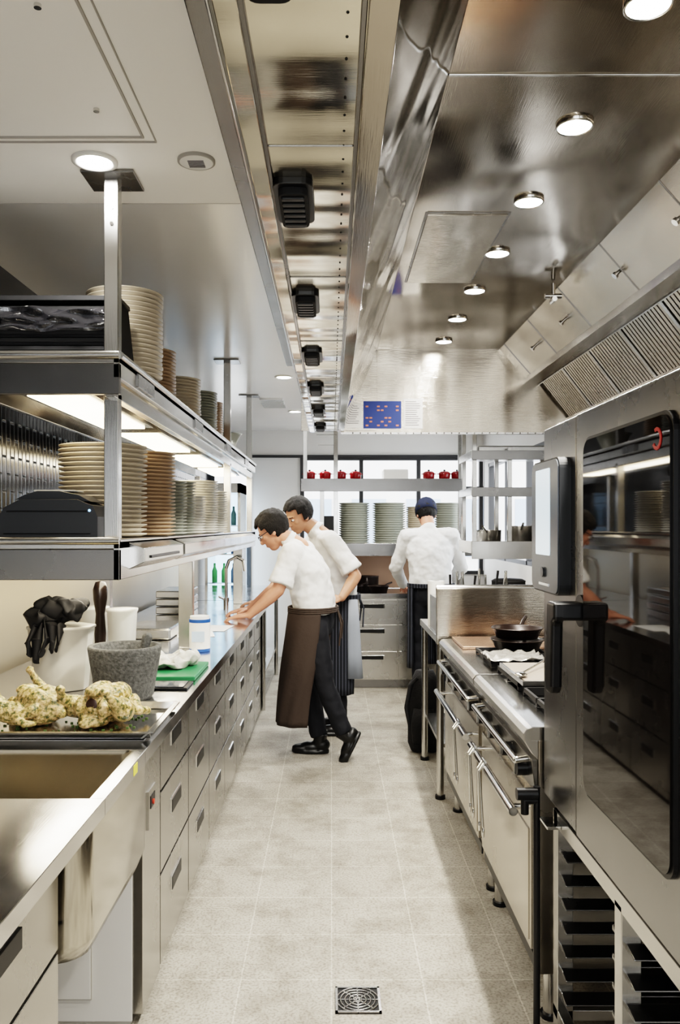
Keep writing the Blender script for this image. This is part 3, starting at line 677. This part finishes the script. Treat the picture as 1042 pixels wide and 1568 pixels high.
stack(.22,7.95,1.331,.15,.40,pg,.022); stack(.56,7.95,1.331,.16,.40,pg,.022); stack(.86,8.0,1.331,.13,.36,pc,.02); stack(1.13,7.95,1.331,.125,.40,pg,.022)
redp=pmat('enamel_red',(.20,.006,.008),.25)
for x in(-.21,-.06,.085,.23,.93,1.08,1.2):
    b=B('red_casserole'); b.lathe((x,7.8,1.951),[(0,0),(.048,0),(.054,.01),(.056,.055),(.054,.06),(.035,.073),(0,.076)],redp,24); b.sph((x,7.8,2.034),(.012,.012,.009),black,8,6); b.box(x-.07,x+.07,7.79,7.81,1.995,2.003,redp); b.box(x-.03,x+.03,7.77,7.83,1.931,1.952,redp); b.done()
b=B('plastic_box'); b.box(.5,.74,7.85,8.1,1.931,2.05,whitepl); b.done(bevel=.01)
b=B('black_oven_box'); b.box(-.10,.04,7.85,8.1,1.331,1.6,black) ; b.done(bevel=.01)
for x in(.2,.44): pan(x,7.66,.881,.10,1.0,h=.06)
b=B('saucepan'); b.lathe((.34,7.98,.881),[(0,0),(.12,0),(.12,.13),(.125,.135),(0,.14)],iron); b.done()
b=B('wall_shelf_unit')
for z in(2.0,1.74,1.36): b.box(.99,1.75,5.75,6.3,z,z+.03,S_X); b.box(.985,1.0,5.75,6.3,z-.05 if z<1.5 else z-.02,z+.035,S_Y); b.box(.99,1.75,5.745,5.76,z-.09 if z<1.5 else z-.03,z+.035,S_dark if z>1.5 else S_X)
for x in(1.0,1.25,1.6):
    for y in(5.78,6.24): b.box(x,x+.03,y,y+.03,1.3,2.6 if x==1.0 else 2.06,S_Z)
b.done(bevel=.002)
b=B('saucepan'); b.lathe((1.15,5.95,1.391),[(0,0),(.09,0),(.09,.08),(.094,.083),(.088,.08),(.088,.005),(0,.005)],S_X); b.tube([(1.12,5.87,1.46),(1.06,5.72,1.5)],.008,chrome); b.done()
b=B('saucepan'); b.lathe((1.38,5.95,1.391),[(0,0),(.1,0),(.1,.11),(.104,.113),(.098,.11),(.098,.005),(0,.005)],S_X); b.tube([(1.36,5.85,1.48),(1.34,5.7,1.52)],.008,chrome); b.done()
b=B('storage_tray'); b.box(1.05,1.55,5.85,6.2,2.032,2.08,S_X); b.done(bevel=.01)
b=B('side_bench'); b.box(1.08,1.74,5.6,7.3,.86,.9,S_X)
for x in(1.1,1.7):
    for y in(5.65,7.25): b.box(x,x+.035,y,y+.035,0,.86,S_Z)
b.done(bevel=.002)
b=B('stock_pot'); b.lathe((1.28,5.9,.901),[(0,0),(.12,0),(.12,.2),(.125,.205),(.1,.22),(0,.225)],blackm,32); b.done()
b=B('floor_drain'); b.box(.012,.155,2.51,2.65,.0,.003,blackm)
for r in(.010,.024,.038,.052,.064):
    b.lathe((.083,2.58,.003),[(r,0),(r,.003),(r+.006,.003),(r+.006,0)],S_dark,28)
for a in range(4):
    M=Matrix.Translation((.083,2.58,0))@Matrix.Rotation(a*math.pi/4,4,'Z'); b.box(-.07,.07,-.002,.002,.003,.0055,S_dark,M)
b.box(.012,.155,2.51,2.518,.0,.007,S_dark); b.box(.012,.155,2.642,2.65,.0,.007,S_dark); b.box(.012,.02,2.51,2.65,.0,.007,S_dark); b.box(.147,.155,2.51,2.65,.0,.007,S_dark)
b.done()
# ---------------------------------------------------------------- people
def hand(b,w,d,n,t,m,curl=.25,side=1):
    w=V(w); d=V(d).normalized(); n=V(n); n=(n-d*n.dot(d)).normalized(); t=V(t); t=(t-d*t.dot(d)-n*t.dot(n)).normalized()
    M=Matrix((( t.x,d.x,n.x,w.x),(t.y,d.y,n.y,w.y),(t.z,d.z,n.z,w.z),(0,0,0,1)))
    b.sph((0,.05,0),(.040,.055,.016),m,20,12,M); b.sph((0,.02,0),(.030,.04,.018),m,16,10,M); b.sph((.02,.035,-.006),(.02,.035,.016),m,14,10,M)
    for i,(x,L) in enumerate(((.030,.070),(.010,.080),(-.011,.075),(-.030,.058))):
        p=V((x,.088-(.008 if i==3 else 0),0)); a=.08; pts=[(p.copy(),.0095)]
        for q,s in enumerate((.45,.3,.25)):
            p=p+V((x*.12*s,math.cos(a)*L*s,-math.sin(a)*L*s)); pts.append((p.copy(),.009-.0008*q)); a+=curl*1.3
        b.chain(pts,m,10,M)
    b.chain([(V((.028,.025,-.004)),.014),(V((.052,.052,-.008)),.0115),(V((.062,.078,-.012)),.0095)],m,10,M)
ew=pmat('eye_white',(.8,.78,.75),.2); lipm=pmat('lips',(.4,.16,.13),.4)
capm=pmat('cap_navy',(.010,.016,.045),.8)
def person(J,F,hf,shirt_sleeve,skinm,apron,name='chef',voxel=.006,apr=None,glasses=False,cap=False,shirt_z=0):
    E_=empty(name); F=V(F).normalized(); S=V((-F.y,F.x,0)); U=V((0,0,1))
    P={k:V(v) for k,v in J.items() if not isinstance(v[0],tuple)}
    hf=V(hf).normalized(); hs=U.cross(hf).normalized(); hu=hf.cross(hs); hu=hu if hu.z>0 else -hu
    c=P['head']; M=Matrix(((hs.x,hf.x,hu.x,c.x),(hs.y,hf.y,hu.y,c.y),(hs.z,hf.z,hu.z,c.z),(0,0,0,1)))
    b=B('body',E_)
    b.sph((0,-.012,.03),(.076,.096,.09),skinm,28,18,M); b.sph((0,.03,-.03),(.06,.064,.08),skinm,24,16,M); b.sph((0,.048,-.088),(.036,.036,.03),skinm,18,12,M); b.sph((0,.0,-.06),(.058,.05,.045),skinm,18,12,M)
    b.cyl((0,.088,.012),(0,.108,-.028),.008,skinm,.014,12,M); b.sph((0,.104,-.03),(.017,.014,.011),skinm,12,8,M)
    b.sph((0,.084,-.06),(.024,.012,.006),skinm,12,8,M); b.sph((0,.082,-.071),(.02,.012,.006),skinm,12,8,M); b.sph((0,.076,.026),(.052,.018,.009),skinm,16,8,M)
    for s in(-1,1): b.sph((s*.077,-.008,-.012),(.010,.020,.032),skinm,14,10,M); b.sph((s*.04,.055,-.02),(.022,.025,.02),skinm,12,8,M)
    b.chain([(M@V((0,-.02,-.05)),.056),(P['neck'],.06),(P['sc'],.07)],skinm,18)
    b.loft([(P['waist'],F*.10,S*.13),(P['chest'],F*.10,S*.15),(P['sc'],F*.07,S*.14)],skinm)
    for s in'LR':
        sh,el,wr=P['sh'+s],P['el'+s],P['wr'+s]
        b.chain([(sh,.055),(sh.lerp(el,.5),.047),(el,.041)],skinm); b.chain([(el,.041),(el.lerp(wr,.3),.043),(el.lerp(wr,.75),.032),(wr,.027)],skinm)
        hd,hn,ht=J['hand'+s]
        hand(b,wr+V(hd).normalized()*.008,hd,hn,ht,skinm)
    b.done(remesh=.0048,smooth=2)
    q=B('eyes',E_)
    for s in(-1,1):
        q.sph((s*.031,.079,.003),(.013,.011,.008),ew,14,10,M); q.sph((s*.031,.088,.002),(.006,.004,.006),hairm,10,8,M)
        q.cyl((s*.018,.091,.024),(s*.046,.080,.026),.0035,hairm,seg=8,M=M)
    q.sph((0,.094,-.066),(.02,.003,.002),lipm,12,6,M)
    q.done()
    h=B('hair',E_); vs=[];fs=[];seg=64;rings=40
    cc=(0,-.013,.033); rr=(.082,.103,.098)
    def kp(p): 
        x,y,z=p
        line=.070 if y>.05 else (.035 if y>.02 else (-.02 if y>-.012 else -.075))
        line+=.006*math.sin(x*150)
        return z>line
    grid=[[None]*seg for _ in range(rings+1)]
    for j in range(rings+1):
        ph=math.pi*j/rings
        for i in range(seg):
            t=2*math.pi*i/seg; p=V((cc[0]+rr[0]*math.sin(ph)*math.cos(t),cc[1]+rr[1]*math.sin(ph)*math.sin(t),cc[2]+rr[2]*math.cos(ph)))
            p+=(p-V(cc)).normalized()*(.007*noise.noise(p*60)+.004)
            grid[j][i]=(len(vs),kp(p)); vs.append(p)
    for j in range(rings):
        for i in range(seg):
            qd=[grid[j][i],grid[j+1][i],grid[j+1][(i+1)%seg],grid[j][(i+1)%seg]]
            if all(a[1] for a in qd): fs.append([a[0] for a in qd])
    h.add(vs,fs,hairm,True,M); h.done(solid=.01)
    if cap:
        h=B('skull_cap',E_)
        rg=[]
        for j in range(9):
            a=math.pi/2*j/8; rg.append((M@V((0,-.015,.045+.10*math.sin(a))),hs*.096*max(.02,math.cos(a)),hf*.116*max(.02,math.cos(a))))
        h.loft([(M@V((0,-.015,.0)),hs*.096,hf*.116)]+rg,capm,32); h.done()
    if glasses:
        g=B('glasses',E_)
        for s in(-1,1):
            pts=[M@V((s*.033+.022*math.cos(t*math.pi/6),.098,.002+.016*math.sin(t*math.pi/6))) for t in range(13)]; g.tube(pts,.002,black,6)
            g.tube([M@V((s*.055,.097,.006)),M@V((s*.079,.085,.008)),M@V((s*.084,-.005,.004))],.0028,black,6)
        g.tube([M@V((-.011,.1,.004)),M@V((.011,.1,.004))],.002,black,6); g.done()
    s_=B('chef_shirt',E_)
    lo=P['pelvis']+V((0,0,.02+shirt_z))
    s_.loft([(lo,F*.135,S*.185),(P['waist'],F*.142,S*.18),(P['waist'].lerp(P['chest'],.5),F*.142,S*.185),(P['chest'],F*.138,S*.205),(P['chest'].lerp(P['sc'],.6),F*.12,S*.20),(P['sc'],F*.085,S*.16),(P['neck'],F*.068,S*.075)],shirtm,32)
    nk=P['neck']; up=(M@V((0,-.02,-.05))-nk).normalized()
    s_.cyl(nk-up*.02,nk+up*.022,.07,shirtm,.066,20)
    for s in'LR':
        sh,el,wr=P['sh'+s],P['el'+s],P['wr'+s]
        s_.chain([(P['sc'].lerp(sh,.55)-V((0,0,.005)),.075),(sh,.072)],shirtm)
        if shirt_sleeve<1: 
            e2=sh.lerp(el,shirt_sleeve); s_.chain([(sh,.072),(sh.lerp(el,.4),.070)],shirtm); s_.cyl(sh.lerp(el,.4),e2,.070,shirtm,.080,18)
        else:
            s_.chain([(sh,.072),(sh.lerp(el,.5),.064),(el,.058)],shirtm); s_.cyl(el,el.lerp(wr,.85),.058,shirtm,.044,18)
    s_.done(remesh=.009,smooth=2,disp=(.032,.10))
    t=B('trousers',E_)
    t.loft([(P['waist']-V((0,0,.04)),F*.12,S*.165),(P['pelvis'],F*.125,S*.175),(P['pelvis']-V((0,0,.08)),F*.12,S*.175),(P['pelvis']-V((0,0,.13)),F*.10,S*.16)],trous)
    for s in'LR':
        hp,kn,an=P['hp'+s],P['kn'+s],P['an'+s]
        t.chain([(hp,.088),(hp.lerp(kn,.5),.078),(kn,.064),(kn.lerp(an,.4),.062)],trous); t.cyl(kn.lerp(an,.4),kn.lerp(an,.95),.062,trous,.056,18)
    t.done(remesh=.011,smooth=3,disp=(.018,.08))
    for s in'LR':
        an=P['an'+s]; td=V(J['toe'+s]).normalized(); sn=V(J.get('sole'+s,(0,0,-1))).normalized(); sd=td.cross(sn).normalized(); sn=sd.cross(td); 
        if sn.dot(V(J.get('sole'+s,(0,0,-1))))<0: sn=-sn
        h=B('shoe_'+s,E_); MM=Matrix(((sd.x,td.x,-sn.x,an.x),(sd.y,td.y,-sn.y,an.y),(sd.z,td.z,-sn.z,an.z),(0,0,0,1)))
        h.sph((0,-.01,-.035),(.042,.062,.045),shoem,20,12,MM); h.sph((0,.06,-.05),(.044,.075,.034),shoem,20,12,MM); h.sph((0,.12,-.058),(.046,.065,.026),shoem,20,12,MM); h.cyl((0,0,-.02),(0,-.01,.04),.042,shoem,.046,16,MM)
        h.loft([(MM@V((0,.06,-.088)),sd*.046,td*.125),(MM@V((0,.06,-.07)),sd*.048,td*.128)],shoem,24)
        h.done(remesh=.006,smooth=2)
    if apr:
        a=B('apron',E_); R=[]
        for (dx,z,f,w) in apr: R.append((V((P['pelvis'].x+dx*F.x,P['pelvis'].y+dx*F.y,z)),F*f,S*w))
        RR=[]
        for i in range(len(R)-1):
            for k in range(5):
                u=k/5; RR.append(tuple(V(R[i][q]).lerp(V(R[i+1][q]),u) for q in range(3)))
        RR.append(R[-1]); a.loft(RR,apron,60,math.radians(-125),math.radians(125),False,.035,9); a.done(solid=.006)
        w=B('apron_tie',E_); R0=R[0]; pts=[V(R0[0])+V(R0[1])*1.02*math.cos(t)+V(R0[2])*1.02*math.sin(t) for t in [2*math.pi*i/28 for i in range(29)]]
        for zz in(0,.012,.024): w.tube([p+V((0,0,zz)) for p in pts],.0075,apron,8)
        bk_=V(R0[0])-V(R0[1])*1.05
        w.tube([bk_+V((0,0,.01)),bk_-F*.03+S*.03-U*.08,bk_-F*.02+S*.04-U*.22],.006,apron,6); w.tube([bk_+V((0,0,.01)),bk_-F*.03-S*.02-U*.07,bk_-F*.02-S*.03-U*.18],.006,apron,6)
        w.done()
    return E_
person(dict(pelvis=(-.11,5.34,.92),waist=(-.125,5.34,1.03),chest=(-.16,5.34,1.22),sc=(-.215,5.34,1.36),neck=(-.275,5.345,1.405),head=(-.385,5.35,1.472),
 shL=(-.255,5.165,1.33),elL=(-.335,5.11,1.10),wrL=(-.515,5.12,.945),shR=(-.175,5.52,1.33),elR=(-.36,5.58,1.10),wrR=(-.55,5.50,.945),
 handL=((-1,.1,-.16),(0,0,1),(0,1,0)),handR=((-1,-.15,-.16),(0,0,1),(0,-1,0)),
 hpL=(-.11,5.24,.86),knL=(-.045,5.22,.50),anL=(.085,5.22,.165),hpR=(-.11,5.43,.86),knR=(-.15,5.43,.48),anR=(-.08,5.40,.093),
 toeL=(-.45,0,-.88),soleL=(.85,0,-.4),toeR=(-1,.1,0)),
 (-.97,.22,0),(-.80,.12,-.58),.86,skin,apronb,apr=[(.01,.95,.155,.20),(.02,.85,.16,.205),(.05,.6,.165,.20),(.08,.4,.155,.19),(.10,.22,.15,.18)],glasses=True)
c2=person(dict(pelvis=(.05,5.98,.95),waist=(.045,5.98,1.06),chest=(.0,5.97,1.27),sc=(-.06,5.96,1.42),neck=(-.115,5.95,1.475),head=(-.24,5.93,1.575),
 shL=(.0,5.79,1.40),elL=(.17,5.74,1.15),wrL=(.07,5.60,1.01),shR=(-.11,6.14,1.40),elR=(-.33,6.16,1.17),wrR=(-.52,6.10,.945),
 handL=((-1,-.2,-.2),(0,-.6,.8),(0,.3,1)),handR=((-1,-.1,-.16),(0,0,1),(0,-1,0)),
 hpL=(.05,5.88,.89),knL=(.04,5.87,.49),anL=(.06,5.87,.093),hpR=(.05,6.07,.89),knR=(.04,6.08,.49),anR=(.05,6.08,.093),toeL=(-1,-.1,0),toeR=(-1,.1,0)),
 (-.93,-.3,0),(-.68,-.52,-.42),.86,skin2,aprons,apr=[(.0,.98,.15,.195),(.01,.85,.16,.205),(.02,.6,.165,.20),(.03,.3,.16,.195)])
# side towel hanging from the second chef's apron string
tb=B('side_towel',c2); tb.loft([((.15,5.80,.98),(.035,.0,0),(0,.02,0)),((.155,5.79,.8),(.045,0,0),(0,.022,0)),((.16,5.79,.6),(.05,0,0),(0,.02,0)),((.165,5.79,.42),(.055,0,0),(0,.018,0))],pmat('towel_blue_grey',(.30,.33,.38),.9),20,rip=.15,ripn=5); tb.done()
person(dict(pelvis=(.86,7.05,.95),waist=(.86,7.06,1.06),chest=(.85,7.08,1.28),sc=(.85,7.10,1.44),neck=(.845,7.13,1.49),head=(.835,7.20,1.61),
 shL=(.655,7.09,1.41),elL=(.565,7.17,1.14),wrL=(.66,7.42,.945),shR=(1.045,7.09,1.41),elR=(1.145,7.17,1.14),wrR=(1.04,7.42,.945),
 handL=((.1,1,-.2),(0,0,1),(1,0,0)),handR=((-.1,1,-.2),(0,0,1),(-1,0,0)),
 hpL=(.77,7.05,.89),knL=(.76,7.06,.49),anL=(.75,7.04,.093),hpR=(.95,7.05,.89),knR=(.96,7.06,.49),anR=(.97,7.04,.093),toeL=(-.1,1,0),toeR=(.1,1,0)),
 (0,1,0),(-.05,.85,-.5),1,skin,aprons,apr=[(.0,.98,.15,.195),(.01,.85,.155,.20),(.02,.6,.16,.20),(.03,.28,.155,.195)],cap=True)
# ---------------------------------------------------------------- world, camera
w=bpy.data.worlds.new('world'); bpy.context.scene.world=w; w.use_nodes=True
N=w.node_tree.nodes; L=w.node_tree.links; bg=N['Background']; bg.inputs['Strength'].default_value=3.6; bg.inputs['Color'].default_value=(.92,.96,1,1)
cam=bpy.data.cameras.new('camera'); co=bpy.data.objects.new('camera',cam); bpy.context.scene.collection.objects.link(co)
co.location=(0,0,1.5); co.rotation_euler=(math.radians(90),0,0)
cam.sensor_width=36; cam.lens=1250/1568*36; cam.shift_x=(521-508)/1568; cam.shift_y=(806-784)/1568; cam.clip_start=.05
bpy.context.scene.camera=co
vs_=bpy.context.scene.view_settings
vs_.view_transform='Filmic'
for lk in('High Contrast','Filmic - High Contrast','Medium High Contrast','None'):
    try: vs_.look=lk; break
    except Exception: pass
vs_.exposure=.8
vs_.gamma=.88
